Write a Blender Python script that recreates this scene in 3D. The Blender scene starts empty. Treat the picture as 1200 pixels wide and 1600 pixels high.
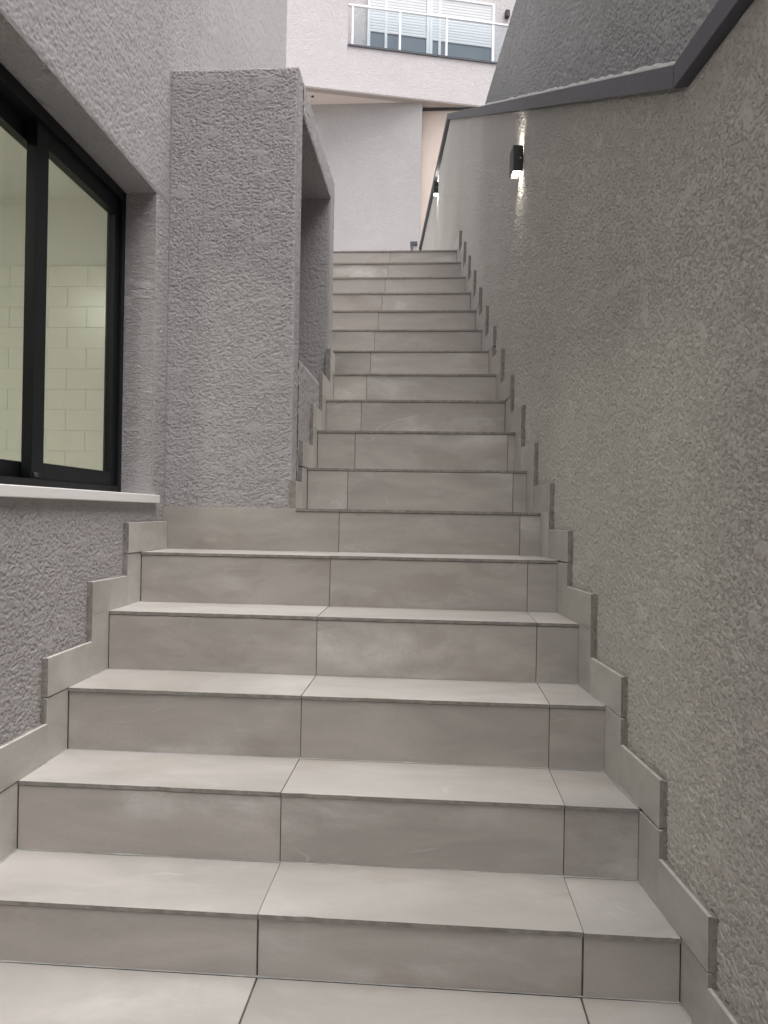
import bpy, bmesh, math, random
import numpy as np
from mathutils import Vector, Matrix, noise as mnoise
random.seed(7)
scene = bpy.context.scene
col = scene.collection

# ------------------------------------------------------------------ camera, sky, sun, exposure
CAM_H = 1.0230
F_PX, PITCH, ROLL, YAW = 1141.26, 0.0022, -0.0171, 0.0691
Rm = Matrix.Rotation(YAW, 3, 'Z') @ Matrix.Rotation(PITCH, 3, 'X') @ Matrix.Rotation(ROLL, 3, 'Y')
right, fwd, up = Rm.col[0], Rm.col[1], Rm.col[2]
cam_d = bpy.data.cameras.new('camera')
cam = bpy.data.objects.new('camera', cam_d); col.objects.link(cam)
cam_d.sensor_fit = 'HORIZONTAL'; cam_d.sensor_width = 36.0
cam_d.lens = F_PX / 1200 * 36.0
cam_d.clip_start = 0.02; cam_d.clip_end = 500
M = Matrix.Identity(4)
for i in range(3):
    M[i][0], M[i][1], M[i][2] = right[i], up[i], -fwd[i]
M[0][3], M[1][3], M[2][3] = 0, 0, CAM_H
cam.matrix_world = M
scene.camera = cam

SUN_EL, SUN_AZ = math.radians(74), math.radians(115)      # high, to the right and a little behind the camera
world = bpy.data.worlds.new('World'); scene.world = world; world.use_nodes = True
wn, wl = world.node_tree.nodes, world.node_tree.links
wn.clear()
sky = wn.new('ShaderNodeTexSky'); sky.sky_type = 'NISHITA'; sky.sun_disc = False
sky.sun_elevation = SUN_EL; sky.sun_rotation = SUN_AZ
sky.dust_density = 4.0; sky.air_density = 1.0; sky.ozone_density = 1.0
hsv = wn.new('ShaderNodeHueSaturation'); hsv.inputs['Saturation'].default_value = 0.16
bg = wn.new('ShaderNodeBackground'); bg.inputs['Strength'].default_value = 0.10
wo = wn.new('ShaderNodeOutputWorld')
wl.new(sky.outputs[0], hsv.inputs['Color']); wl.new(hsv.outputs[0], bg.inputs[0]); wl.new(bg.outputs[0], wo.inputs[0])
sun_d = bpy.data.lights.new('sun', 'SUN'); sun_d.energy = 1.5; sun_d.angle = math.radians(55); sun_d.color = (1, 0.97, 0.93)
sun = bpy.data.objects.new('sun', sun_d); col.objects.link(sun)
sd = Vector((math.sin(SUN_AZ)*math.cos(SUN_EL), math.cos(SUN_AZ)*math.cos(SUN_EL), math.sin(SUN_EL)))
sun.rotation_euler = sd.to_track_quat('Z', 'Y').to_euler()
vs = scene.view_settings
scene.display_settings.display_device = 'sRGB'
vs.view_transform = 'Standard'; vs.look = 'None'; vs.gamma = 1.0; vs.use_curve_mapping = False
vs.exposure = 1.5
try:
    scene.cycles.use_denoising = True
    scene.cycles.max_bounces = 10; scene.cycles.diffuse_bounces = 6
    scene.cycles.sample_clamp_indirect = 1.5
except Exception:
    pass

# ------------------------------------------------------------------ materials
def new_mat(name):
    m = bpy.data.materials.new(name); m.use_nodes = True
    nt = m.node_tree; nt.nodes.clear()
    out = nt.nodes.new('ShaderNodeOutputMaterial')
    b = nt.nodes.new('ShaderNodeBsdfPrincipled')
    nt.links.new(b.outputs[0], out.inputs[0])
    return m, nt, b, out

def N(nt, t, **kw):
    n = nt.nodes.new(t)
    for k, v in kw.items():
        if k in n.inputs: n.inputs[k].default_value = v
        else: setattr(n, k, v)
    return n

def math_n(nt, op, a, b=None, clamp=False):
    n = nt.nodes.new('ShaderNodeMath'); n.operation = op; n.use_clamp = clamp
    for i, v in enumerate((a, b)):
        if v is None: continue
        if isinstance(v, (int, float)): n.inputs[i].default_value = v
        else: nt.links.new(v, n.inputs[i])
    return n.outputs[0]

def ramp(nt, src, p0, p1, c0=(0,0,0,1), c1=(1,1,1,1), interp='EASE'):
    r = nt.nodes.new('ShaderNodeValToRGB'); r.color_ramp.interpolation = interp
    r.color_ramp.elements[0].position = p0; r.color_ramp.elements[0].color = c0
    r.color_ramp.elements[1].position = p1; r.color_ramp.elements[1].color = c1
    nt.links.new(src, r.inputs[0]); return r.outputs[0]

def mixc(nt, fac, a, b):
    m = nt.nodes.new('ShaderNodeMix'); m.data_type = 'RGBA'
    for sock, v in ((m.inputs['Factor'], fac), (m.inputs['A'], a), (m.inputs['B'], b)):
        pass
    fa, A, B = m.inputs[0], m.inputs[6], m.inputs[7]
    for s, v in ((fa, fac), (A, a), (B, b)):
        if isinstance(v, (int, float, tuple)): s.default_value = v
        else: nt.links.new(v, s)
    return m.outputs[2]

def coords(nt, scale=(1,1,1), rnd=False):
    tc = nt.nodes.new('ShaderNodeTexCoord')
    mp = nt.nodes.new('ShaderNodeMapping'); mp.inputs['Scale'].default_value = scale
    nt.links.new(tc.outputs['Object'], mp.inputs[0])
    if rnd:
        oi = nt.nodes.new('ShaderNodeObjectInfo')
        cx = nt.nodes.new('ShaderNodeCombineXYZ')
        a = math_n(nt, 'MULTIPLY', oi.outputs['Random'], 37.0)
        b = math_n(nt, 'MULTIPLY', oi.outputs['Random'], 91.0)
        nt.links.new(a, cx.inputs[0]); nt.links.new(b, cx.inputs[1]); nt.links.new(a, cx.inputs[2])
        nt.links.new(cx.outputs[0], mp.inputs['Location'])
    return mp.outputs[0]

def noise_n(nt, vec, scale, detail=2, rough=0.5, dist=0.0):
    n = nt.nodes.new('ShaderNodeTexNoise')
    n.inputs['Scale'].default_value = scale; n.inputs['Detail'].default_value = detail
    n.inputs['Roughness'].default_value = rough; n.inputs['Distortion'].default_value = dist
    nt.links.new(vec, n.inputs['Vector']); return n.outputs[0]

def stucco(name, c, scale=70, stretch=(1,1,1), depth=0.004, flat=0.5, var=0.06):
    """trowelled relief plaster: crumbly ridges with smooth floated patches"""
    m, nt, b, out = new_mat(name)
    v = coords(nt, stretch)
    vu = coords(nt)
    a = noise_n(nt, v, scale, 2.0, 0.55, 1.1)
    a2 = noise_n(nt, v, scale*2.1, 1.5, 0.5, 0.8)
    k = noise_n(nt, v, scale*0.16, 3, 0.6, 0.6)
    h1 = ramp(nt, a, 0.42, 0.54)
    h2 = ramp(nt, a2, 0.40, 0.58)
    h = math_n(nt, 'ADD', math_n(nt, 'MULTIPLY', h1, 0.68), math_n(nt, 'MULTIPLY', h2, 0.32))
    patch = math_n(nt, 'MULTIPLY', ramp(nt, k, 0.56, 0.66), flat)
    h = math_n(nt, 'MAXIMUM', h, patch)
    fine = noise_n(nt, vu, 420, 2, 0.6)
    hh = math_n(nt, 'ADD', h, math_n(nt, 'MULTIPLY', fine, 0.10))
    bp = N(nt, 'ShaderNodeBump'); bp.inputs['Strength'].default_value = 1.0; bp.inputs['Distance'].default_value = depth
    nt.links.new(hh, bp.inputs['Height']); nt.links.new(bp.outputs[0], b.inputs['Normal'])
    big = noise_n(nt, vu, 1.3, 3, 0.55)
    c0 = tuple(x*(1-var) for x in c)+(1,); c1 = tuple(min(1, x*(1+var)) for x in c)+(1,)
    nt.links.new(ramp(nt, big, 0.3, 0.7, c0, c1, 'LINEAR'), b.inputs['Base Color'])
    b.inputs['Roughness'].default_value = 0.82
    b.inputs['Specular IOR Level'].default_value = 0.3
    return m

def plain(name, c, rough=0.6, metal=0.0, bump=None, var=0.0, vscale=8, spec=0.5):
    m, nt, b, out = new_mat(name)
    b.inputs['Base Color'].default_value = tuple(c)+(1,)
    b.inputs['Roughness'].default_value = rough; b.inputs['Metallic'].default_value = metal
    b.inputs['Specular IOR Level'].default_value = spec
    v = coords(nt)
    if var:
        n = noise_n(nt, v, vscale, 4, 0.6)
        nt.links.new(ramp(nt, n, 0.3, 0.7, tuple(x*(1-var) for x in c)+(1,), tuple(min(1, x*(1+var)) for x in c)+(1,), 'LINEAR'), b.inputs['Base Color'])
    if bump:
        sc, dist = bump
        bp = N(nt, 'ShaderNodeBump'); bp.inputs['Distance'].default_value = dist
        nt.links.new(noise_n(nt, v, sc, 3, 0.6), bp.inputs['Height']); nt.links.new(bp.outputs[0], b.inputs['Normal'])
    return m

def tile_mat(name, base, haze=0.35, stretch=(1.3, 3.2, 5.5)):
    m, nt, b, out = new_mat(name)
    v = coords(nt, stretch, rnd=True)
    v2 = coords(nt, (1,1.6,2.2), rnd=True)
    cl = noise_n(nt, v, 1.6, 5, 0.62, 0.6)
    c0 = tuple(x*0.85 for x in base)+(1,); c1 = tuple(min(1, x*1.09) for x in base)+(1,)
    colr = ramp(nt, cl, 0.32, 0.68, c0, c1, 'LINEAR')
    # dried grout haze wiped over the tile
    hz = noise_n(nt, v2, 2.6, 6, 0.68, 0.35)
    hz2 = noise_n(nt, v2, 1.3, 2, 0.5)
    hf = math_n(nt, 'MULTIPLY', ramp(nt, hz, 0.44, 0.76), ramp(nt, hz2, 0.42, 0.66))
    hf = math_n(nt, 'MULTIPLY', hf, haze, True)
    colr = mixc(nt, hf, colr, (0.72, 0.70, 0.68, 1))
    # thin curved wipes left by the grout sponge
    wv = noise_n(nt, coords(nt, (0.8,1.5,2.2), rnd=True), 2.3, 2, 0.5, 1.2)
    band = math_n(nt, 'SUBTRACT', 1.0, math_n(nt, 'MULTIPLY', math_n(nt, 'ABSOLUTE', math_n(nt, 'SUBTRACT', wv, 0.52)), 90.0), True)
    wm = math_n(nt, 'MULTIPLY', ramp(nt, noise_n(nt, v2, 4.0, 3, 0.6), 0.55, 0.66), 0.20)
    colr = mixc(nt, math_n(nt, 'MULTIPLY', band, wm), colr, (0.75, 0.73, 0.71, 1))
    # printed speckle
    sp = noise_n(nt, coords(nt, (1,1,1)), 210, 3, 0.7)
    colr = mixc(nt, math_n(nt, 'MULTIPLY', ramp(nt, sp, 0.52, 0.70), 0.16), colr, (base[0]*0.6, base[1]*0.58, base[2]*0.55, 1))
    # faint brownish stains
    st = noise_n(nt, v2, 2.1, 4, 0.6, 0.4)
    sf = math_n(nt, 'MULTIPLY', ramp(nt, st, 0.55, 0.63), 0.30)
    colr = mixc(nt, sf, colr, (base[0]*0.72, base[1]*0.66, base[2]*0.6, 1))
    oi = nt.nodes.new('ShaderNodeObjectInfo')
    hv = nt.nodes.new('ShaderNodeHueSaturation')
    nt.links.new(math_n(nt, 'ADD', math_n(nt, 'MULTIPLY', oi.outputs['Random'], 0.12), 0.94), hv.inputs['Value'])
    nt.links.new(colr, hv.inputs['Color'])
    nt.links.new(hv.outputs[0], b.inputs['Base Color'])
    rg = math_n(nt, 'ADD', math_n(nt, 'MULTIPLY', hz, 0.25), 0.30)
    nt.links.new(rg, b.inputs['Roughness'])
    b.inputs['Specular IOR Level'].default_value = 0.6
    bp = N(nt, 'ShaderNodeBump'); bp.inputs['Distance'].default_value = 0.0006
    nt.links.new(noise_n(nt, coords(nt), 60, 3, 0.6), bp.inputs['Height']); nt.links.new(bp.outputs[0], b.inputs['Normal'])
    return m

def glass(name, tint, refl=1.0):
    m, nt, b, out = new_mat(name); nt.nodes.remove(b)
    t = N(nt, 'ShaderNodeBsdfTransparent'); t.inputs[0].default_value = tuple(tint)+(1,)
    g = N(nt, 'ShaderNodeBsdfGlossy'); g.inputs['Roughness'].default_value = 0.01
    ge = N(nt, 'ShaderNodeNewGeometry')
    fr = N(nt, 'ShaderNodeFresnel'); fr.inputs[0].default_value = 1.5
    mx = N(nt, 'ShaderNodeMixShader')
    nt.links.new(math_n(nt, 'MULTIPLY', math_n(nt, 'MULTIPLY', fr.outputs[0], math_n(nt, 'SUBTRACT', 1.0, ge.outputs['Backfacing'])), refl), mx.inputs[0])
    nt.links.new(t.outputs[0], mx.inputs[1]); nt.links.new(g.outputs[0], mx.inputs[2]); nt.links.new(mx.outputs[0], out.inputs[0])
    return m

def emit(name, c, s):
    m, nt, b, out = new_mat(name)
    b.inputs['Base Color'].default_value = (0.8,0.8,0.8,1)
    b.inputs['Emission Color'].default_value = tuple(c)+(1,); b.inputs['Emission Strength'].default_value = s
    return m

def marble(name):
    m, nt, b, out = new_mat(name)
    n = noise_n(nt, coords(nt, (3, 1, 3)), 5, 6, 0.65, 2.0)
    nt.links.new(ramp(nt, n, 0.60, 0.72, (0.78,0.77,0.76,1), (0.42,0.42,0.44,1)), b.inputs['Base Color'])
    b.inputs['Roughness'].default_value = 0.3
    return m

def fine_stucco(name, c, var=0.06):
    m, nt, b, out = new_mat(name)
    vu = coords(nt)
    bp = N(nt, 'ShaderNodeBump'); bp.inputs['Distance'].default_value = 0.0006
    nt.links.new(noise_n(nt, vu, 380, 3, 0.6), bp.inputs['Height']); nt.links.new(bp.outputs[0], b.inputs['Normal'])
    big = noise_n(nt, vu, 1.3, 4, 0.55)
    c0 = tuple(x*(1-var) for x in c)+(1,); c1 = tuple(min(1, x*(1+var)) for x in c)+(1,)
    cc = ramp(nt, big, 0.3, 0.7, c0, c1, 'LINEAR')
    grain = noise_n(nt, vu, 150, 3, 0.65, 0.4)           # sand grain in the plaster
    hv = nt.nodes.new('ShaderNodeHueSaturation'); nt.links.new(cc, hv.inputs['Color'])
    nt.links.new(math_n(nt, 'ADD', math_n(nt, 'MULTIPLY', grain, 0.62), 0.69), hv.inputs['Value'])
    nt.links.new(hv.outputs[0], b.inputs['Base Color'])
    b.inputs['Roughness'].default_value = 0.95; b.inputs['Specular IOR Level'].default_value = 0.1
    return m
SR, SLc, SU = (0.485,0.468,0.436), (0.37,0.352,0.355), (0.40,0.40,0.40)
MT = {
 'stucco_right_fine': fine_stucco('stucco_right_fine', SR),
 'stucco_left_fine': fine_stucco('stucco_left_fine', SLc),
 'stucco_upper_fine': fine_stucco('stucco_upper_fine', SU),
 'stucco_right': stucco('stucco_right', SR, 70, (1,1,1), 0.0065, 0.9),
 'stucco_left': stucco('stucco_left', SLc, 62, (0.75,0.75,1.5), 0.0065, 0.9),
 'stucco_upper': stucco('stucco_upper', SU, 55, (1,1,1), 0.004, 0.3),
 'stucco_far': stucco('stucco_far', (0.48,0.46,0.465), 26, (1,1,1), 0.008, 0.5, 0.03),
 'stucco_white': stucco('stucco_white', (0.66,0.62,0.635), 26, (1,1,1), 0.008, 0.5, 0.03),
 'pink': plain('pink_plaster', (0.68,0.57,0.515), 0.85, 0, (30, 0.003), 0.04, 2),
 'beige': plain('beige_soffit', (0.62,0.55,0.52), 0.85),
 'brown': plain('soffit_band', (0.36,0.32,0.30), 0.85),
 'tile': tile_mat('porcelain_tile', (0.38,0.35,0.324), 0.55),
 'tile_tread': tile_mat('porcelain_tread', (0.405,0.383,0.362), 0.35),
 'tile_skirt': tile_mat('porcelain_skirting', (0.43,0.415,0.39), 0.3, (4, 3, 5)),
 'tile_edge': plain('tile_body', (0.235,0.217,0.20), 0.85, 0, (200, 0.001), 0.25, 40),
 'grout': plain('dark_grout', (0.085,0.078,0.074), 0.95, 0, (150, 0.002), 0.5, 25),
 'mortar': plain('mortar', (0.235,0.215,0.195), 0.95, 0, (120, 0.004), 0.25, 30),
 'mortar_pale': plain('mortar_pale', (0.46,0.45,0.43), 0.95, 0, (90, 0.004), 0.15, 30),
 'slate': plain('slate_coping', (0.062,0.064,0.078), 0.5, 0, (60, 0.0006), 0.12, 12),
 'aluminium_black': plain('black_aluminium', (0.006,0.007,0.008), 0.45, spec=0.25),
 'aluminium_dark': plain('dark_aluminium', (0.03,0.042,0.042), 0.4),
 'marble': marble('white_marble'),
 'glass_green': glass('green_glass', (0.88,0.905,0.86)),
 'glass_clear': glass('clear_glass', (0.93,0.96,0.97), 0.8),
 'glass_dark': plain('dark_window_glass', (0.19,0.215,0.25), 0.1),
 'white_tile': plain('white_wall_tile', (0.78,0.77,0.72), 0.25),
 'white_paint': plain('white_paint', (0.78,0.77,0.74), 0.7),
 'tile_joint': plain('pale_joint', (0.70,0.69,0.65), 0.9),
 'steel': plain('brushed_steel', (0.72,0.72,0.74), 0.28, 0.9),
 'shutter': plain('white_shutter', (0.70,0.71,0.74), 0.5),
 'pvc': plain('white_window_frame', (0.78,0.79,0.82), 0.4),
 'black_metal': plain('black_lamp_metal', (0.018,0.018,0.02), 0.45),
 'lens': emit('lamp_lens', (1.0,0.97,0.86), 9.0),
 'ceiling_lens': emit('ceiling_lamp_lens', (1.0,0.975,0.90), 23.0),
 'landing': plain('pale_paving', (0.45,0.43,0.41), 0.7, 0, (40,0.002), 0.1, 3),
 'earth': plain('bare_ground', (0.2,0.18,0.15), 0.95, 0, (5, 0.05), 0.2, 1),
}

# ------------------------------------------------------------------ helpers
def link_mesh(name, verts, faces, mats, parent=None, fmat=None, bevel=0.0, smooth=False):
    me = bpy.data.meshes.new(name)
    bm = bmesh.new()
    vv = [bm.verts.new(v) for v in verts]
    for i, f in enumerate(faces):
        try:
            fc = bm.faces.new([vv[j] for j in f])
            if fmat: fc.material_index = fmat[i]
            fc.smooth = smooth
        except ValueError:
            pass
    bmesh.ops.recalc_face_normals(bm, faces=bm.faces)
    if bevel:
        bmesh.ops.bevel(bm, geom=list(bm.edges), offset=bevel, segments=1, affect='EDGES', clamp_overlap=True)
    bm.to_mesh(me); bm.free()
    for m in (mats if isinstance(mats, (list, tuple)) else [mats]):
        me.materials.append(m)
    o = bpy.data.objects.new(name, me); col.objects.link(o)
    if parent: o.parent = parent
    return o

BOXF = [(0,1,2,3),(4,7,6,5),(0,4,5,1),(1,5,6,2),(2,6,7,3),(3,7,4,0)]
def box_vf(x0,x1,y0,y1,z0,z1):
    return [(x0,y0,z0),(x1,y0,z0),(x1,y1,z0),(x0,y1,z0),(x0,y0,z1),(x1,y0,z1),(x1,y1,z1),(x0,y1,z1)], BOXF
def box(name, x0,x1,y0,y1,z0,z1, mats, parent=None, bevel=0.0, fmat=None):
    v, f = box_vf(x0,x1,y0,y1,z0,z1)
    return link_mesh(name, v, f, mats, parent, fmat, bevel)
class MB:
    """collects shapes that belong to one part"""
    def __init__(s): s.v, s.f = [], []
    def add(s, v, f):
        o = len(s.v); s.v += v; s.f += [tuple(i+o for i in q) for q in f]; return s
    def box(s, *a): return s.add(*box_vf(*a))
    def build(s, name, mats, parent=None, bevel=0.0): return link_mesh(name, s.v, s.f, mats, parent, None, bevel)
def prism(poly, axis, a, b):
    """extrude a 2D polygon along axis 0/1/2 from a to b; poly is in the two remaining axes in order"""
    n = len(poly)
    def P(p, t):
        q = list(p); q.insert(axis, t); return tuple(q)
    v = [P(p, a) for p in poly]+[P(p, b) for p in poly]
    f = [tuple(range(n)), tuple(range(2*n-1, n-1, -1))]+[(i, (i+1)%n, n+(i+1)%n, n+i) for i in range(n)]
    return v, f

# ---- modelled relief of the trowelled plaster: fine displaced sheets over the plain wall bodies
def _perlin(x, y, seed):
    rs = np.random.RandomState(seed)
    perm = rs.permutation(256); perm = np.concatenate([perm, perm])
    ang = rs.rand(256)*2*np.pi; gx, gy = np.cos(ang), np.sin(ang)
    xi = np.floor(x).astype(np.int64); yi = np.floor(y).astype(np.int64)
    xf, yf = x-xi, y-yi
    u = xf*xf*xf*(xf*(xf*6-15)+10); w = yf*yf*yf*(yf*(yf*6-15)+10)
    xi &= 255; yi &= 255
    def gd(ix, iy, dx, dy):
        h = perm[perm[ix & 255]+(iy & 255)]
        return gx[h]*dx+gy[h]*dy
    a = gd(xi, yi, xf, yf); b = gd(xi+1, yi, xf-1, yf); c = gd(xi, yi+1, xf, yf-1); d = gd(xi+1, yi+1, xf-1, yf-1)
    return ((a*(1-u)+b*u)*(1-w)+(c*(1-u)+d*u)*w)*1.5
def _ss(a, b, x):
    t = np.clip((x-a)/(b-a), 0, 1); return t*t*(3-2*t)
def relief(U, V, seed, su, sv):
    """0..1: crumbly ridges with flat floated patches"""
    wu = _perlin(U/(su*1.6), V/(sv*1.6), seed+1)*su*0.55
    wv = _perlin(U/(su*1.6), V/(sv*1.6), seed+2)*sv*0.55
    a = _perlin((U+wu)/su, (V+wv)/sv, seed+3)+0.45*_perlin((U+wu)/(su*.5), (V+wv)/(sv*.5), seed+4)
    p = _perlin(U/(su*7), V/(sv*6), seed+5)+0.5*_perlin(U/(su*3), V/(sv*3), seed+6)
    # thin curled creases where one trowelled flake ends and the next begins
    gate = _ss(-0.30, 0.05, _perlin(U/(su*1.3), V/(sv*1.3), seed+8)-0.35*p+0.08)
    crease = (1-_ss(0.03, 0.26, np.abs(a+0.03)))*gate
    flake = _ss(-0.05, 0.07, a)*(1-0.75*_ss(0.10, 0.75, a))
    h = 0.70+0.24*flake+0.04*_perlin(U/(su*.6), V/(sv*.6), seed+7)-0.75*crease
    patch = _ss(0.44, 0.70, p+0.5*a)*0.92
    h = h+0.10*_perlin(U/0.09, V/0.09, seed+12)
    return np.clip(h*(1-patch)+0.97*patch, 0, 1.1)
def sheet_arrays(fn, us, vs01, amp, seed, su, sv, fade):
    """fn(U, T, D) -> xyz arrays ; fade = margins (u0,u1,v0,v1) in metres over which the relief dies out"""
    U, T = np.meshgrid(us, vs01, indexing='ij')
    V = fn(U, T, None)
    H = relief(U, V, seed, su, sv)
    f = np.ones_like(H)
    wob = 1+0.5*_perlin(U/0.03, V/0.03, seed+9)
    if fade[0]: f *= _ss(0, 1, (U-us[0])/(fade[0]*wob))
    if fade[1]: f *= _ss(0, 1, (us[-1]-U)/(fade[1]*wob))
    if fade[2]: f *= _ss(0, 1, (V-V[:, :1])/(fade[2]*wob))
    if fade[3]: f *= _ss(0, 1, (V[:, -1:]-V)/(fade[3]*wob))
    D = 0.0005+amp*H*f
    P = np.stack(fn(U, T, D), axis=-1).reshape(-1, 3)
    nu, nv = U.shape
    idx = np.arange(nu*nv).reshape(nu, nv)
    Q = np.stack([idx[:-1,:-1], idx[1:,:-1], idx[1:,1:], idx[:-1,1:]], axis=-1).reshape(-1, 4)
    return P, Q
def relief_mesh(name, parts, mat, parent):
    vo, Ps, Qs = 0, [], []
    for P, Q in parts:
        Ps.append(P); Qs.append(Q+vo); vo += len(P)
    P = np.concatenate(Ps); Q = np.concatenate(Qs)
    me = bpy.data.meshes.new(name)
    me.vertices.add(len(P)); me.vertices.foreach_set('co', P.astype(np.float32).ravel())
    me.loops.add(Q.size); me.loops.foreach_set('vertex_index', Q.astype(np.int32).ravel())
    me.polygons.add(len(Q)); me.polygons.foreach_set('loop_start', np.arange(0, Q.size, 4, dtype=np.int32))
    me.polygons.foreach_set('loop_total', np.full(len(Q), 4, dtype=np.int32))
    me.update(calc_edges=True); me.validate()
    me.polygons.foreach_set('use_smooth', np.ones(len(Q), dtype=bool))
    me.materials.append(mat)
    o = bpy.data.objects.new(name, me); col.objects.link(o); o.parent = parent
    return o
def plane_x(x, z0f, z1f, sgn=1):
    """sheet in a plane x = const (or skewed: x callable), u = y"""
    def fn(U, T, D):
        z0 = z0f(U) if callable(z0f) else z0f; z1 = z1f(U) if callable(z1f) else z1f
        Z = z0+T*(z1-z0)
        if D is None: return Z
        X = (x(U) if callable(x) else x)+sgn*D
        return (X+0*U, U, Z)
    return fn
def plane_y(y, z0, z1, sgn=-1):
    def fn(U, T, D):
        Z = z0+T*(z1-z0)
        if D is None: return Z
        return (U, y+sgn*D+0*U, Z)
    return fn
def lin(a, b, step): return np.linspace(a, b, max(2, int(round((b-a)/step))+1))

def empty(name, loc=(0,0,0), parent=None):
    o = bpy.data.objects.new(name, None); col.objects.link(o); o.location = loc
    o.empty_display_size = 0.1
    if parent: o.parent = parent
    return o
def tag(o, label=None, cat=None, group=None, kind=None):
    if label: o['label'] = label
    if cat: o['category'] = cat
    if group: o['group'] = group
    if kind: o['kind'] = kind
    return o

# ------------------------------------------------------------------ measured layout (metres)
YK = {1:1.582,2:1.819,3:2.073,4:2.333,5:2.590,6:2.842,7:3.093,8:3.342,9:3.590,10:3.838,11:4.087,12:4.335,13:4.583,14:4.831,15:5.080,16:5.328,17:5.578}
ZK = {0:0.0,1:0.139,2:0.316,3:0.497,4:0.687,5:0.869,6:1.037,7:1.213,8:1.402,9:1.584,10:1.761,11:1.939,12:2.120,13:2.303,14:2.489,15:2.673,16:2.860,17:3.038}
YK[18] = 8.5
XL = -1.085                    # stucco face of the left house
XLS = XL + 0.023               # face of its skirting
XP = -0.566                    # side face of the projecting box frame
XPS = XP + 0.021
def xr(y, o=0.0): return 0.6911 - 0.0992*y + o       # face of the right-hand skirting; +0.020 = stucco face
RW = 0.0240
J1, J2 = -0.3715, 0.3285
S_UP, S_FWD = 0.108, 0.113     # skirting: height over the tread, projection in front of the riser
YB0, YB1 = 2.857, 3.885        # box frame front and back

# ------------------------------------------------------------------ ground, landings
lower = tag(empty('floor'), kind='structure')
box('screed', XL-0.3, 1.3, -4.5, YK[1]+0.05, -0.20, -0.0032, MT['grout'], lower)
def floor_tiles():
    g = 0.0021
    xs = [XLS-0.0, J1, J2]
    y1 = YK[1]+0.003
    while y1 > -2.2:
        y0 = y1-0.70
        for i in range(3):
            xa = (XLS+0.001 if i == 0 else xs[i]+g); 
            dz = random.uniform(-0.0005, 0.0005)
            if i < 2:
                xb = (J1, J2)[i]-g
                v = [(xa,y0+g,-.01),(xb,y0+g,-.01),(xb,y1-g,-.01),(xa,y1-g,-.01)]
            else:
                v = [(xa,y0+g,-.01),(xr(y0)-.001,y0+g,-.01),(xr(y1)-.001,y1-g,-.01),(xa,y1-g,-.01)]
            v = v+[(x,y,dz) for x,y,_ in v]
            link_mesh('floor_tile', v, BOXF, [MT['tile_tread'], MT['tile_edge']], lower, [0,0,1,1,1,1], 0.0008)
        y1 = y0
floor_tiles()
tag(box('ground', -60, 60, -60, YK[1]-0.1, -0.6, -0.25, MT['earth']), kind='structure')
up_l = tag(box('landing', -14, 3.0, YK[17]+0.55, 40, 2.6, 3.030, MT['landing']), kind='structure')

# ------------------------------------------------------------------ staircase
stairs = tag(empty('staircase', (0,0,0)), 'flight of pale porcelain tiled steps climbing between rough grey stucco walls', 'staircase')
def left_x(k): return XLS+0.001 if (k <= 5 or k >= 11) else XPS+0.001
v, f = [], []
for k in range(1, 18):
    ya, za0, za1 = YK[k]+0.0068, ZK[k-1]-0.03, ZK[k]-0.003
    yb = YK[k+1]+0.0068 if k < 17 else YK[17]+0.56
    o = len(v)
    xl = XL+0.0005
    for (yy, zz) in ((ya, za0), (ya, za1), (yb, za1), (yb, za0-0.25)):
        v += [(xl, yy, zz), (xr(yy)+RW+0.05, yy, zz)]
    f += [(o,o+1,o+3,o+2),(o+2,o+3,o+5,o+4),(o+4,o+5,o+7,o+6),(o,o+2,o+4,o+6),(o+1,o+7,o+5,o+3),(o,o+6,o+7,o+1)]
link_mesh('grout_bed', v, f, MT['grout'], stairs)
g = 0.0010
TH = 0.0100
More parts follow.
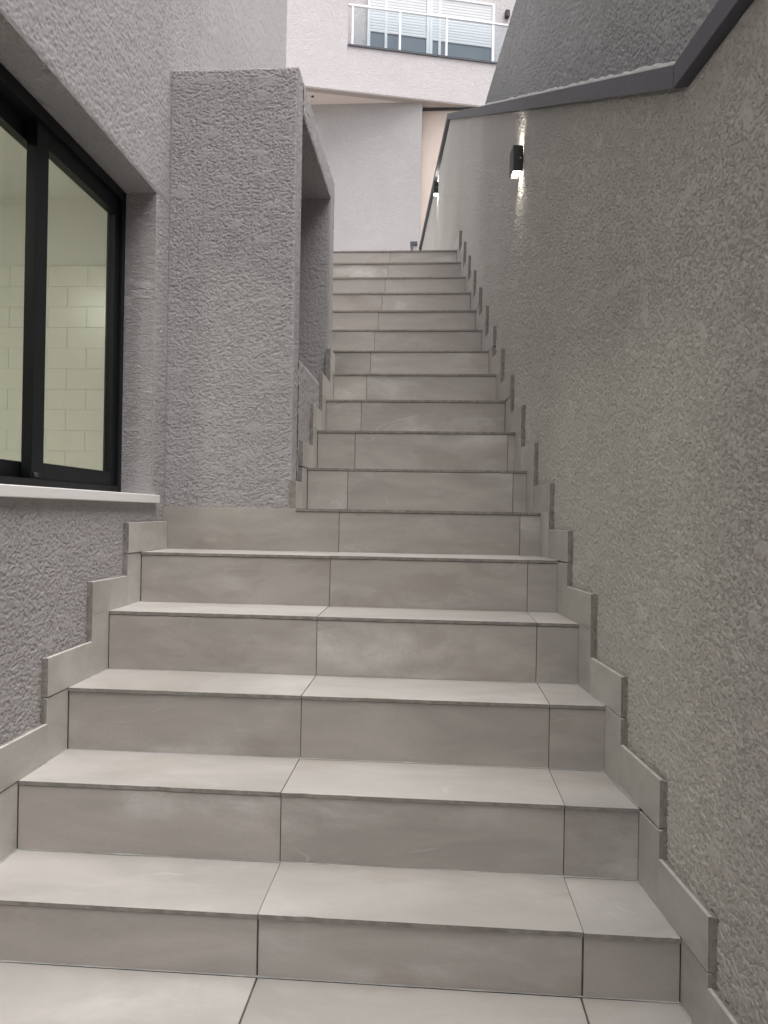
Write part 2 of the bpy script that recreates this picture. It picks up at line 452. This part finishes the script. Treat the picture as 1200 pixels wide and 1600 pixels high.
for k in range(1, 18):
    y0 = YK[k]+random.uniform(-0.0008, 0.0008)
    y1 = (YK[k+1]+0.0035) if k < 17 else YK[17]+0.55
    z = ZK[k]
    j1 = J1+random.uniform(-0.003, 0.003); j2 = J2+random.uniform(-0.003, 0.003)
    xe = xr(y0)-0.001
    # treads
    cuts = [left_x(k), j1]
    if xe-j2 > 0.015: cuts.append(j2)
    cuts.append(None)
    for i in range(len(cuts)-1):
        xa = cuts[i]+(g if i else 0)
        xb = cuts[i+1]
        dz = random.uniform(-0.0009, 0.0009); dy = random.uniform(-0.0014, 0.0014)
        b0, b1 = (xb-g, xb-g) if xb is not None else (xr(y0)-0.001, xr(y1)-0.001)
        nf = 26 if k < 9 else 8
        front = []
        for q_ in range(nf+1):
            t_ = q_/nf
            chip = random.uniform(0.001, 0.003) if (random.random() < 0.05 and 0 < q_ < nf) else 0
            front.append((xa+(b0-xa)*t_, y0+dy+chip+0.0006*mnoise.noise(Vector((t_*18, k*3.3, i*7.1)))))
        vv, ff = prism(front+[(b1, y1), (xa, y1)], 2, z-TH, z+dz)
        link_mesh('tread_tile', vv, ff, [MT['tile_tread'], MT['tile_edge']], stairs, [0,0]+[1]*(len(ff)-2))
    # risers
    zl, zt = ZK[k-1]+0.0012, z-TH-0.0020
    cl = [XL+0.004 if k == 6 else left_x(k), j1]
    if xe-j2 > 0.012: cl.append(j2)
    cl.append(xe)
    for i in range(len(cl)-1):
        gr = 0.002 if k == 1 else g
        xa = cl[i]+(gr if i else 0); xb = cl[i+1]-(gr if i < len(cl)-2 else 0)
        ya = YK[k]+0.0038+random.uniform(-0.0006, 0.0006)
        if k == 6 and i == 0:      # runs on under the box frame, full height there
            xs_ = XPS+0.0005
            vv, ff = prism([(xa,zl),(xb,zl),(xb,zt),(xs_,zt),(xs_,z+0.001),(xa,z+0.001)], 1, ya, ya+0.0095)
            link_mesh('riser_tile', vv, ff, MT['tile'], stairs)
        else:
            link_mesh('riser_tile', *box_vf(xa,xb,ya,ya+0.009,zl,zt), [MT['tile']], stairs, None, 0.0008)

def corner_mortar():
    v, f = [], []
    def run(p0, p1, nrm, seed):
        p0, p1, nrm = Vector(p0), Vector(p1), Vector(nrm)
        L = (p1-p0).length; n_ = max(6, int(L/0.018))
        o = len(v)
        for i in range(n_+1):
            p = p0+(p1-p0)*(i/n_)
            r = 0.0016+0.0034*max(0, mnoise.noise(Vector((p.x*7+seed, p.y*7, seed)))+0.35*mnoise.noise(Vector((p.x*40, p.y*40, seed))))
            v.extend([tuple(p-Vector((0,0,0.002))-nrm*0.002), tuple(p+nrm*r+Vector((0,0,0.0006))), tuple(p-nrm*0.002+Vector((0,0,r*0.9)))])
        for i in range(n_):
            a = o+i*3
            f.extend([(a,a+1,a+4,a+3),(a+1,a+2,a+5,a+4)])
    for k in range(0, 7):
        zz = ZK[k]; yr = YK[k+1]+0.0036
        run((left_x(k if k else 1), yr, zz), (xr(yr), yr, zz), (0,-1,0), k*3.7)
        yn = YK[k]+0.004 if k else 0.4
        run((xr(yn), yn, zz), (xr(yr), yr, zz), (-1,0,0), k*5.1+1)
        if k < 6: run((XLS, yn, zz), (XLS, yr, zz), (1,0,0), k*4.3+2)
    link_mesh('corner_mortar', v, f, MT['mortar_pale'], stairs, smooth=True)
corner_mortar()

# ------------------------------------------------------------------ right-hand stair wall
swall = tag(empty('stair_wall'), 'long rough grey stucco wall along the right of the steps, topped by dark sloping coping', 'wall')
YE = 9.75                                     # far end of the parapet
CK1, CK2 = (1.673, 1.985), (6.36, 4.455)      # kinks of the coping underside (y, z)
prof = [(-4.5,-0.22),(YE,-0.22),(YE,CK2[1]+0.02),(CK2[0],CK2[1]+0.02),(CK1[0],CK1[1]+0.02),(-4.5,CK1[1]+0.02)]
v = [(xr(y,RW),y,z) for y,z in prof]+[(xr(y,RW+0.24),y,z) for y,z in prof]
n = len(prof)
f = [tuple(range(n)), tuple(range(2*n-1,n-1,-1))]+[(i,(i+1)%n,n+(i+1)%n,n+i) for i in range(n)]
link_mesh('wall_body', v, f, MT['stucco_right'], swall)
RF = dict(amp=0.0060, seed=11, su=0.0115, sv=0.0105)
def zb_r(U): return np.clip(0.725*(U-1.582)-0.04, -0.02, 2.98)
def zt_r(U):
    s_ = (CK2[1]-CK1[1])/(CK2[0]-CK1[0])
    return np.clip(CK1[1]+(U-CK1[0])*s_, CK1[1], CK2[1])+0.004
rs = []
for ya, yb, du, dv, h_ in ((0.2, 1.272, 0.007, 0.007, 2.0), (1.27, 1.95, 0.0020, 0.0021, 2.05), (1.948, 3.0, 0.0032, 0.0028, 2.5), (2.996, 4.6, 0.006, 0.0041, 2.6), (4.59, 6.9, 0.012, 0.0065, 2.4), (6.88, 9.74, 0.03, 0.014, 1.5)):
    us = lin(ya, yb, du)
    nv = int(h_/dv)
    rs.append(sheet_arrays(plane_x(lambda U: xr(U, RW), zb_r, zt_r, -1), us, np.linspace(0, 1, nv), fade=(0,0,0,0.012), **RF))
relief_mesh('plaster_face', rs, MT['stucco_right_fine'], swall)
def sk_piece(side, ya, yb, za, zb, parent):
    """a skirting tile and the mortar behind it"""
    j = random.uniform(-0.0015, 0.0015); jt = random.uniform(-0.003, 0.003); jt2 = jt+random.uniform(-0.003,0.003); g2 = 0.0006
    ya += random.uniform(-0.003, 0.003)
    if side == 'R':
        X = lambda y, o: xr(y, o+j)
        lo, hi, ml, mh = 0.0, 0.009, 0.0085, 0.029
    else:
        base = XLS if side == 'L' else XPS
        X = lambda y, o: base-o+j
        lo, hi, ml, mh = 0.0, 0.009, 0.0085, 0.027
    def bx(a, b, c, d, e, e2, o0, o1):
        return [(X(a,o0),a,c),(X(a,o1),a,c),(X(b,o1),b,c),(X(b,o0),b,c),(X(a,o0),a,e),(X(a,o1),a,e),(X(b,o1),b,e2),(X(b,o0),b,e2)]
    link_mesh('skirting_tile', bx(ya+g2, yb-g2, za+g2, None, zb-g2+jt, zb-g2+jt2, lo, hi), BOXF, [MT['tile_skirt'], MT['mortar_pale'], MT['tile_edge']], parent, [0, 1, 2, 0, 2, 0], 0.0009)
    return bx(ya+0.0011, yb-0.001, za, None, zb-0.0016, zb-0.0016, ml, mh)
def skirting(side, ks, parent, ylo=None, yhi=None, first_low=True):
    mb = MB()
    for k in ks:
        ya = YK[k]-S_FWD if k > 0 else -2.0
        yb = YK[k+1]-S_FWD if k < 17 else 7.6
        z0 = ZK[k]
        if ylo is not None: ya = max(ya, ylo)
        if yhi is not None: yb = min(yb, yhi)
        if yb > ya+0.01:
            if side == 'L' and k == 5: yb = YK[6]+0.002
            mb.add(sk_piece(side, ya, yb, z0, z0+S_UP, parent), BOXF)
        if k > 0:
            va, vb = YK[k]-S_FWD, YK[k]+0.004
            if ylo is not None and va < ylo: continue
            if yhi is not None and va > yhi-0.03: continue
            if yhi is not None: vb = min(vb, yhi)
            if side == 'L' and k == 6: continue
            mb.add(sk_piece(side, va, vb, ZK[k-1]+S_UP if False else ZK[k-1], z0, parent), BOXF)
    mb.build('mortar_bed', MT['mortar'], parent)
skirting('R', range(0, 18), swall)

def coping(name, y0, z0, y1, z1, parent, o_back, drop=0.055, over=0.032, tilt=0.012, t0=0.0, t1=0.0):
    """dark slab on top of the wall; front edge hangs over the stairs"""
    v = []
    for y, z in ((y0, z0), (y1, z1)):
        of, ob = RW-over, RW+o_back
        v += [(xr(y,of),y,z),(xr(y,ob),y,z+tilt),(xr(y,ob),y,z+drop+tilt),(xr(y,of),y,z+drop)]
    f = [(0,1,2,3),(4,7,6,5),(0,4,5,1),(1,5,6,2),(2,6,7,3),(3,7,4,0)]
    return link_mesh(name, v, f, MT['slate'], parent, None, 0.0015)
coping('coping_slab', -4.5, CK1[1], CK1[0]-0.0008, CK1[1], swall, 0.12)
coping('coping_slab', CK1[0]+0.0008, CK1[1], CK2[0]-0.001, CK2[1], swall, 0.12, tilt=0.02)
coping('coping_slab', CK2[0]+0.001, CK2[1], YE, CK2[1], swall, 0.26)
# parapet turning left across the far end of the landing
box('return_wall', -0.34, xr(YE,RW)-0.001, YE-0.25, YE-0.02, 3.0, CK2[1]+0.059, MT['stucco_white'], swall)
box('coping_slab', -0.375, xr(YE,RW)-0.03, YE-0.28, YE+0.012, CK2[1]+0.061, CK2[1]+0.108, MT['slate'], swall, 0.0015)

# taller wall standing behind the sloping coping
uwall = tag(empty('boundary_wall'), 'taller grey stucco wall rising behind the sloping dark coping at upper right', 'wall')
UO = RW+0.10
ZT = 3.905
pr = [(-4.5,1.9),(CK1[0],1.9),(6.3,4.2),(6.3,ZT),(-4.5,ZT)]
pr = [(-4.5,1.9),(CK1[0]+0.1,1.9),(5.6,ZT-0.06),(5.6,ZT),(-4.5,ZT)]
v = [(xr(y,UO),y,z) for y,z in pr]+[(xr(y,UO+0.2),y,z) for y,z in pr]
n = len(pr)
link_mesh('wall_body', v, [tuple(range(n)), tuple(range(2*n-1,n-1,-1))]+[(i,(i+1)%n,n+(i+1)%n,n+i) for i in range(n)], MT['stucco_upper'], uwall)
us = []
rs = []
zt_u = lambda U: ZT+0*U
zb_u = lambda U: np.minimum(zt_r(U)+0.045, ZT-0.03)
rs.append(sheet_arrays(plane_x(lambda U: xr(U, UO), zb_u, zt_u, -1), lin(0.85, 2.6, 0.0045), np.linspace(0, 1, 430), fade=(0,0,0,0.01), amp=0.005, seed=41, su=0.013, sv=0.012))
rs.append(sheet_arrays(plane_x(lambda U: xr(U, UO), zb_u, zt_u, -1), lin(2.59, 5.55, 0.010), np.linspace(0, 1, 220), fade=(0,0,0,0.01), amp=0.005, seed=41, su=0.013, sv=0.012))
relief_mesh('plaster_face', rs, MT['stucco_upper_fine'], uwall)
# ragged mortar bead in the joint with the coping
def bead(ya, za, yb, zb, nseg, parent):
    v, f = [], []
    for i in range(nseg+1):
        t = i/nseg; y = ya+(yb-ya)*t; z = za+(zb-za)*t
        n1 = mnoise.noise(Vector((y*9, 3.1, 0)))*0.5+mnoise.noise(Vector((y*40, 7.7, 0)))*0.5
        n2 = mnoise.noise(Vector((y*15, 9.3, 2)))
        w = 0.016+0.010*n1; h = 0.022+0.012*n2
        v += [(xr(y,UO+0.004),y,z-0.02),(xr(y,UO-w),y,z-0.006+0.006*n1),(xr(y,UO-w*0.6),y,z+h*0.6),(xr(y,UO+0.004),y,z+h)]
    for i in range(nseg):
        a = i*4
        for j in range(3): f.append((a+j,a+j+1,a+j+5,a+j+4))
    return link_mesh('mortar_bead', v, f, MT['mortar_pale'], parent, smooth=True)
bead(CK1[0], CK1[1]+0.073, 5.35, CK1[1]+0.073+(5.35-CK1[0])*(CK2[1]-CK1[1])/(CK2[0]-CK1[0]), 260, uwall)

# ------------------------------------------------------------------ left house
house = tag(empty('house', (XL,0,0)), 'grey stucco house on the left with black framed window and projecting box frame', 'house')
house.location = (0,0,0)
WY0, WY1, WZ0, WZ1 = 1.42, 2.730, 1.052, 2.238
XF = -1.203                     # outer face of the window
HB0, HB1, HT = -4.5, 5.02, 4.9
def house_shell():
    v, f = [], []
    def q(a,b,c,d):
        o = len(v); v.extend([a,b,c,d]); f.append((o,o+1,o+2,o+3))
    ys, zs = [HB0, WY0, WY1, HB1], [-0.22, WZ0, WZ1, HT]
    for i in range(3):
        for j in range(3):
            if i == 1 and j == 1: continue
            q((XL,ys[i],zs[j]),(XL,ys[i+1],zs[j]),(XL,ys[i+1],zs[j+1]),(XL,ys[i],zs[j+1]))
    XI = XF-0.056
    for (a,b) in (((WY0,WZ0),(WY1,WZ0)),((WY1,WZ0),(WY1,WZ1)),((WY1,WZ1),(WY0,WZ1)),((WY0,WZ1),(WY0,WZ0))):
        q((XL,a[0],a[1]),(XL,b[0],b[1]),(XI,b[0],b[1]),(XI,a[0],a[1]))
    xb = -6.0
    q((XL,HB1,-.22),(xb,HB1,-.22),(xb,HB1,HT),(XL,HB1,HT)); q((XL,HB0,-.22),(XL,HB0,HT),(xb,HB0,HT),(xb,HB0,-.22))
    q((xb,HB0,-.22),(xb,HB0,HT),(xb,HB1,HT),(xb,HB1,-.22)); q((XL,HB0,HT),(XL,HB1,HT),(xb,HB1,HT),(xb,HB0,HT))
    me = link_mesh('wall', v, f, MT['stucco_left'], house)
    return me
house_shell()
# box frame projecting over the stairs, hollow through its side
def box_frame():
    NY0, NY1, NZ0, NZ1 = YB0+0.095, 3.762, 1.648, 2.652
    ZTp, ZBp = 2.785, 0.95
    v, f = [], []
    def q(a,b,c,d):
        o = len(v); v.extend([a,b,c,d]); f.append((o,o+1,o+2,o+3))
    x0, x1 = XL-0.01, XP
    ys, zs = [YB0, NY0, NY1, YB1], [ZBp, NZ0, NZ1, ZTp]
    for i in range(3):
        for j in range(3):
            if i == 1 and j == 1: continue
            q((x1,ys[i],zs[j]),(x1,ys[i+1],zs[j]),(x1,ys[i+1],zs[j+1]),(x1,ys[i],zs[j+1]))
    xi = XL+0.001
    for (a,b) in (((NY0,NZ0),(NY1,NZ0)),((NY1,NZ0),(NY1,NZ1)),((NY1,NZ1),(NY0,NZ1)),((NY0,NZ1),(NY0,NZ0))):
        q((x1,a[0],a[1]),(x1,b[0],b[1]),(xi,b[0],b[1]),(xi,a[0],a[1]))
    q((x0,YB0,ZBp),(x1,YB0,ZBp),(x1,YB0,ZTp),(x0,YB0,ZTp)); q((x0,YB1,ZBp),(x0,YB1,ZTp),(x1,YB1,ZTp),(x1,YB1,ZBp))
    q((x0,YB0,ZTp),(x1,YB0,ZTp),(x1,YB1,ZTp),(x0,YB1,ZTp))
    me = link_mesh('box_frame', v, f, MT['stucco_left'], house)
box_frame()
LF = dict(amp=0.0033, su=0.0135, sv=0.0092)
rs = []
rs.append(sheet_arrays(plane_x(XL, -0.02, WZ0-0.002), lin(1.68, WY1, 0.0028), np.linspace(0, 1, 390), fade=(0,0,0,0.02), seed=21, **LF))
rs.append(sheet_arrays(plane_x(XL, 0.9, WZ1), lin(WY1+0.0005, YB0+0.01, 0.0035), np.linspace(0, 1, 420), fade=(0.014,0,0,0), seed=22, **LF))
rs.append(sheet_arrays(plane_x(XL, WZ1+0.0005, 3.9), lin(1.66, 3.2, 0.0050), np.linspace(0, 1, 350), fade=(0,0,0.014,0), seed=23, **LF))
rs.append(sheet_arrays(plane_x(XL, 2.6, 4.88), lin(3.198, HB1-0.001, 0.009), np.linspace(0, 1, 260), fade=(0,0.014,0,0), seed=23, **LF))
rs.append(sheet_arrays(plane_x(XL, 3.898, 4.88), lin(2.2, 3.2, 0.009), np.linspace(0, 1, 110), fade=(0,0,0,0), seed=23, **LF))
PF = dict(amp=0.0042, su=0.0155, sv=0.0092)
rs.append(sheet_arrays(plane_y(YB0, 1.02, 2.7845), lin(XL+0.0005, XP-0.0005, 0.0028), np.linspace(0, 1, 630), fade=(0.012,0.012,0,0.006), seed=31, **PF))
n0, n1, m0, m1 = YB0+0.095, 3.762, 1.648, 2.652
for (a_, b_, c_, d_, sd_, fd_) in ((YB0+0.0005, n0, 1.0, 2.7845, 32, (0.02,0.02,0,0.006)), (n1, YB1-0.0005, 1.5, 2.7845, 33, (0.012,0.012,0,0.006)), (n0, n1, 1.0, m0, 34, (0,0,0,0.012)), (n0, n1, m1, 2.7845, 35, (0,0,0.012,0.006))):
    rs.append(sheet_arrays(plane_x(XP, c_, d_), lin(a_, b_, 0.006), np.linspace(0, 1, max(12, int((d_-c_)/0.0055))), fade=fd_, amp=0.004, seed=sd_, su=0.0155, sv=0.011))
rs.append(sheet_arrays(plane_y(n1, m0, m1), lin(XL+0.002, XP-0.0005, 0.0045), np.linspace(0, 1, 220), fade=(0,0.01,0,0), amp=0.0036, seed=36, su=0.015, sv=0.009))
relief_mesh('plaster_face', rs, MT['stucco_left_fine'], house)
skirting('L', range(0, 6), house)
skirting('P', range(6, 11), house, ylo=YB0-0.010, yhi=YB1)

# window
win = MB()
fo = XF-0.056
win.box(fo, XF, WY1-0.027, WY1, WZ0+0.035, WZ1)            # right jamb
win.box(fo, XF, WY0, WY0+0.042, WZ0+0.035, WZ1)            # left jamb
win.box(fo, XF, WY0+0.042, WY1-0.0275, WZ1-0.040, WZ1)      # head
win.box(fo, XF, WY0+0.042, WY1-0.0275, WZ0+0.035, WZ0+0.058)  # bottom track
window = win.build('window', MT['aluminium_black'], house, 0.0015)
def sash(y0, y1, xo, mat, sr=0.068):
    z0, z1 = WZ0+0.0585, WZ1-0.0405
    s = 0.068; xi = xo-0.034
    mb = MB()
    mb.box(xi, xo, y0, y0+s, z0, z1); mb.box(xi, xo, y1-sr, y1, z0, z1)
    mb.box(xi, xo, y0+s, y1-sr, z0, z0+0.052); mb.box(xi, xo, y0+s, y1-sr, z1-0.060, z1)
    mb.build('sash', mat, window, 0.0015)
    box('pane', xi+0.014, xi+0.020, y0+s-0.004, y1-sr+0.004, z0+0.048, z1-0.056, MT['glass_green'], window)
sash(2.124, WY1-0.028, XF-0.012, MT['aluminium_black'], 0.034)
sash(WY0+0.043, 2.258, XF-0.052, MT['aluminium_black'], 0.036)
# little latch on the meeting stile
box('latch', XF-0.0115, XF-0.004, 2.132, 2.152, WZ0+0.064, WZ0+0.078, MT['aluminium_dark'], window, 0.002)
# marble sill
link_mesh('window_sill', *box_vf(XF-0.02, XL+0.022, WY0-0.03, WY1+0.036, WZ0-0.003, WZ0+0.028), MT['marble'], house, None, 0.002)

# room behind the window: tiled end wall, ceiling
def room():
    x0, x1, y0, y1, z0, z1 = -4.2, XF-0.0575, -1.0, 3.60, 0.10, 2.598
    v, f = box_vf(x0, x1, y0, y1, z0, z1)
    f = [q for q in f if q != (1,5,6,2)]
    v2 = list(v); 
    # side facing the stairs, with the window opening left free
    xw = x1
    ys, zs = [y0, WY0, WY1, y1], [z0, WZ0, WZ1, z1]
    for i in range(3):
        for j in range(3):
            if i == 1 and j == 1: continue
            o = len(v2)
            v2 += [(xw,ys[i],zs[j]),(xw,ys[i+1],zs[j]),(xw,ys[i+1],zs[j+1]),(xw,ys[i],zs[j+1])]; f.append((o,o+1,o+2,o+3))
    r = link_mesh('room', v2, f, MT['white_paint'], house)
    # white wall tiles laid in running bond on the end wall, each its own piece
    tw, th = 0.205, 0.1045
    box('tile_backing', x1-1.5, x1-0.002, y1-0.010, y1-0.001, 1.0, 2.2, MT['tile_joint'], r)
    me_cache = {}
    row = 0; zz = 1.00
    while zz < 2.19:
        xx = x1-0.002-(tw*0.5 if row % 2 else 0.0)
        if row % 2:
            box('wall_tile', xx+0.0012, x1-0.003, y1-0.0125, y1-0.009, zz+0.0012, zz+th-0.0012, MT['white_tile'], r, 0.0006)
        for c in range(6):
            xa = xx-tw
            nm = 'wall_tile'
            if 'm' not in me_cache:
                o = box(nm, 0.0007, tw-0.0007, 0, 0.0035, 0.0007, th-0.0007, MT['white_tile'], r, 0.0006)
                me_cache['m'] = o.data
            else:
                o = bpy.data.objects.new(nm, me_cache['m']); col.objects.link(o); o.parent = r
            o.location = (xa, y1-0.0125+random.uniform(-0.0004,0.0004), zz)
            xx = xa
        zz += th; row += 1
room()
# round flush lamp on the ceiling of the room
cl = tag(empty('ceiling_lamp', (-2.5, 1.6, 2.56)), 'round lit lamp on the ceiling of the room behind the black framed window', 'lamp')
def disc(r, z0, z1, n=32):
    v = [(r*math.cos(2*math.pi*i/n), r*math.sin(2*math.pi*i/n), z) for z in (z0, z1) for i in range(n)]
    f = [tuple(range(n-1,-1,-1)), tuple(range(n, 2*n))]+[(i,(i+1)%n,n+(i+1)%n,n+i) for i in range(n)]
    return v, f
link_mesh('lamp_base', *disc(0.24, 0.012, 0.036), MT['white_paint'], cl)
link_mesh('lamp_shade', *disc(0.21, 0.0, 0.0115), MT['ceiling_lens'], cl)

# ------------------------------------------------------------------ wall lamps on the stair wall
def sconce(y0, zc, label):
    W, H, D = 0.084, 0.118, 0.045
    root = tag(empty('wall_lamp', (xr(y0,RW), y0, zc)), label, 'lamp', 'black up and down wall lamps on the right wall')
    a = math.atan(0.0992)
    root.rotation_euler = (0, 0, a)      # local +y along the wall, local -x out of it
    t = 0.003; h = H/2
    mb = MB()
    mb.box(-D-0.006, -D-0.006+t, 0, W, -h, h)
    mb.box(-D-0.006+t, -0.006, 0, t, -h, h); mb.box(-D-0.006+t, -0.006, W-t, W, -h, h)
    mb.box(-D-0.006+t, -0.006, t, W-t, -0.02, 0.02)
    mb.build('housing', MT['black_metal'], root)
    box('back_plate', -0.0055, 0.003, 0.008, W-0.008, -h+0.012, h-0.012, MT['black_metal'], root)
    for s in (-1, 1):
        zz = s*(h-0.014)
        box('lens', -D-0.006+t+0.001, -0.007, t+0.001, W-t-0.001, min(zz, zz-s*0.004), max(zz, zz-s*0.004), MT['lens'], root)
        ld = bpy.data.lights.new('lamp_beam', 'AREA'); ld.shape = 'RECTANGLE'; ld.size = D-0.012; ld.size_y = W-0.014
        ld.energy = 0.085; ld.spread = math.radians(95); ld.color = (1.0, 0.96, 0.84)
        lo = bpy.data.objects.new('lamp_beam', ld); col.objects.link(lo); lo.parent = root
        lo.location = (-D/2-0.006, W/2, s*(h-0.012)); lo.rotation_euler = (math.pi if s > 0 else 0, 0, 0)
    vv, ff = disc(0.004, 0, 0.003, 12)
    vv = [(x-0.018, -z+0.0002, y) for x,y,z in vv]
    link_mesh('screw', vv, ff, MT['steel'], root)
    return root
sconce(3.362, 2.655, 'nearer black box wall lamp lit above and below, high on the right wall')
sconce(7.33, 4.30, 'small distant black wall lamp beside the far dark parapet coping')

# ------------------------------------------------------------------ white house at the top
wh = tag(empty('white_house'), 'white house beyond the top of the steps with glass balcony and roller shutters', 'house')
SL = 0.24; NL = math.hypot(1, SL)
def FP(u, d, z): return (u-d*SL/NL, 17.3+SL*u+d/NL, z)     # u along the facade, d into it
def fbox_v(u0,u1,d0,d1,z0,z1):
    return [FP(u0,d0,z0),FP(u1,d0,z0),FP(u1,d1,z0),FP(u0,d1,z0),FP(u0,d0,z1),FP(u1,d0,z1),FP(u1,d1,z1),FP(u0,d1,z1)]
def fbox(name, u0,u1,d0,d1,z0,z1, mat, parent, bevel=0.0):
    return link_mesh(name, fbox_v(u0,u1,d0,d1,z0,z1), BOXF, mat, parent, None, bevel)
ZS, ZBal = 10.80, 11.83
RD = 0.42                                   # depth of the balcony recess
mb = MB()
mb.add(fbox_v(-9, -2.19, 0, 4.5, ZS, 17), BOXF)
mb.add(fbox_v(-2.189, 6, 0, RD, ZS, ZBal), BOXF)
mb.add(fbox_v(-2.189, 6, RD+0.001, 4.5, ZS, 17), BOXF)
mb.build('facade', MT['stucco_white'], wh)
fbox('soffit_band', -9, 6, 0.004, 0.17, ZS-0.03, ZS-0.001, MT['brown'], wh)
fbox('soffit', -9, 6, 0.171, 4.4, ZS-0.010, ZS-0.0015, MT['beige'], wh)
fbox('balcony_edge', -2.185, 6, -0.03, RD-0.002, ZBal+0.001, ZBal+0.045, MT['slate'], wh)
box('grey_wall', -9, -0.455, 17.30, 17.55, 2.9, ZS-0.0105, MT['stucco_far'], wh)
box('pink_wall', -0.454, 5, 17.58, 17.8, 2.9, ZS-0.04, MT['pink'], wh)
box('flashing', -0.45, 5, 17.52, 17.579, ZS-0.075, ZS-0.0405, MT['slate'], wh)
vv, ff = disc(0.03, -0.02, 0.0, 16)
link_mesh('downlight', [(x-3.02, y+16.95, z+ZS-0.0105) for x,y,z in vv], ff, MT['black_metal'], wh)
# balcony guard
zr = ZBal+0.045
guard = fbox('handrail', -2.19, 5.9, 0.03, 0.085, zr+0.93, zr+0.985, MT['steel'], wh, 0.008)
posts = [-2.08, -0.99, 0.105, 1.215, 2.3, 3.4, 4.5]
for p_ in posts:
    fbox('post', p_-0.027, p_+0.027, 0.035, 0.08, zr, zr+0.93, MT['steel'], guard, 0.004)
for a_, b_ in zip(posts[:-1], posts[1:]):
    fbox('glass_panel', a_+0.04, b_-0.04, 0.052, 0.062, zr+0.03, zr+0.90, MT['glass_clear'], guard)
# shuttered balcony windows
def shut_window(u0, u1, zsh, mull):
    zb, zt = ZBal+0.05, 13.55
    fr = MB()
    d0, d1 = RD-0.05, RD-0.001
    fr.add(fbox_v(u0, u0+0.07, d0, d1, zb, zt), BOXF); fr.add(fbox_v(u1-0.07, u1, d0, d1, zb, zt), BOXF)
    fr.add(fbox_v(u0+0.07, u1-0.07, d0, d1, zt-0.05, zt), BOXF); fr.add(fbox_v(u0+0.07, u1-0.07, d0, d1, zb, zb+0.06), BOXF)
    for mm in mull: fr.add(fbox_v(mm-0.03, mm+0.03, d0+0.008, d1, zb+0.06, zt-0.05), BOXF)
    w = fr.build('balcony_window', MT['pvc'], wh)
    sh = MB(); z = zsh
    while z < zt-0.06:
        e = min(z+0.064, zt-0.055)
        pts = [(0.0165, z), (0.013, z+0.012), (0.013, e-0.012), (0.0165, e), (0.030, e), (0.030, z)]
        A = [FP(u0+0.075, d0+a, b) for a, b in pts]; B_ = [FP(u1-0.075, d0+a, b) for a, b in pts]
        k = len(pts)
        sh.add(A+B_, [tuple(range(k)), tuple(range(2*k-1, k-1, -1))]+[(i,(i+1)%k,k+(i+1)%k,k+i) for i in range(k)])
        z += 0.068
    sh.build('roller_shutter', MT['shutter'], w)
    fbox('window_pane', u0+0.07, u1-0.07, d0+0.032, d0+0.038, zb+0.06, zsh+0.1, MT['glass_dark'], w)
shut_window(-1.70, -0.23, 12.50, [-1.26])
shut_window(-0.225, 1.36, 12.47, [0.02])
ol = tag(empty('facade_lamp', FP(1.66, RD, 13.33)), 'small dark wall lamp on the white facade right of the shuttered balcony windows', 'lamp')
vv = fbox_v(1.61, 1.71, RD-0.11, RD-0.002, 13.25, 13.42)
o_ = Vector(FP(1.66, RD, 13.33))
link_mesh('housing', [tuple(Vector(p)-o_) for p in vv], BOXF, MT['black_metal'], ol, None, 0.01)
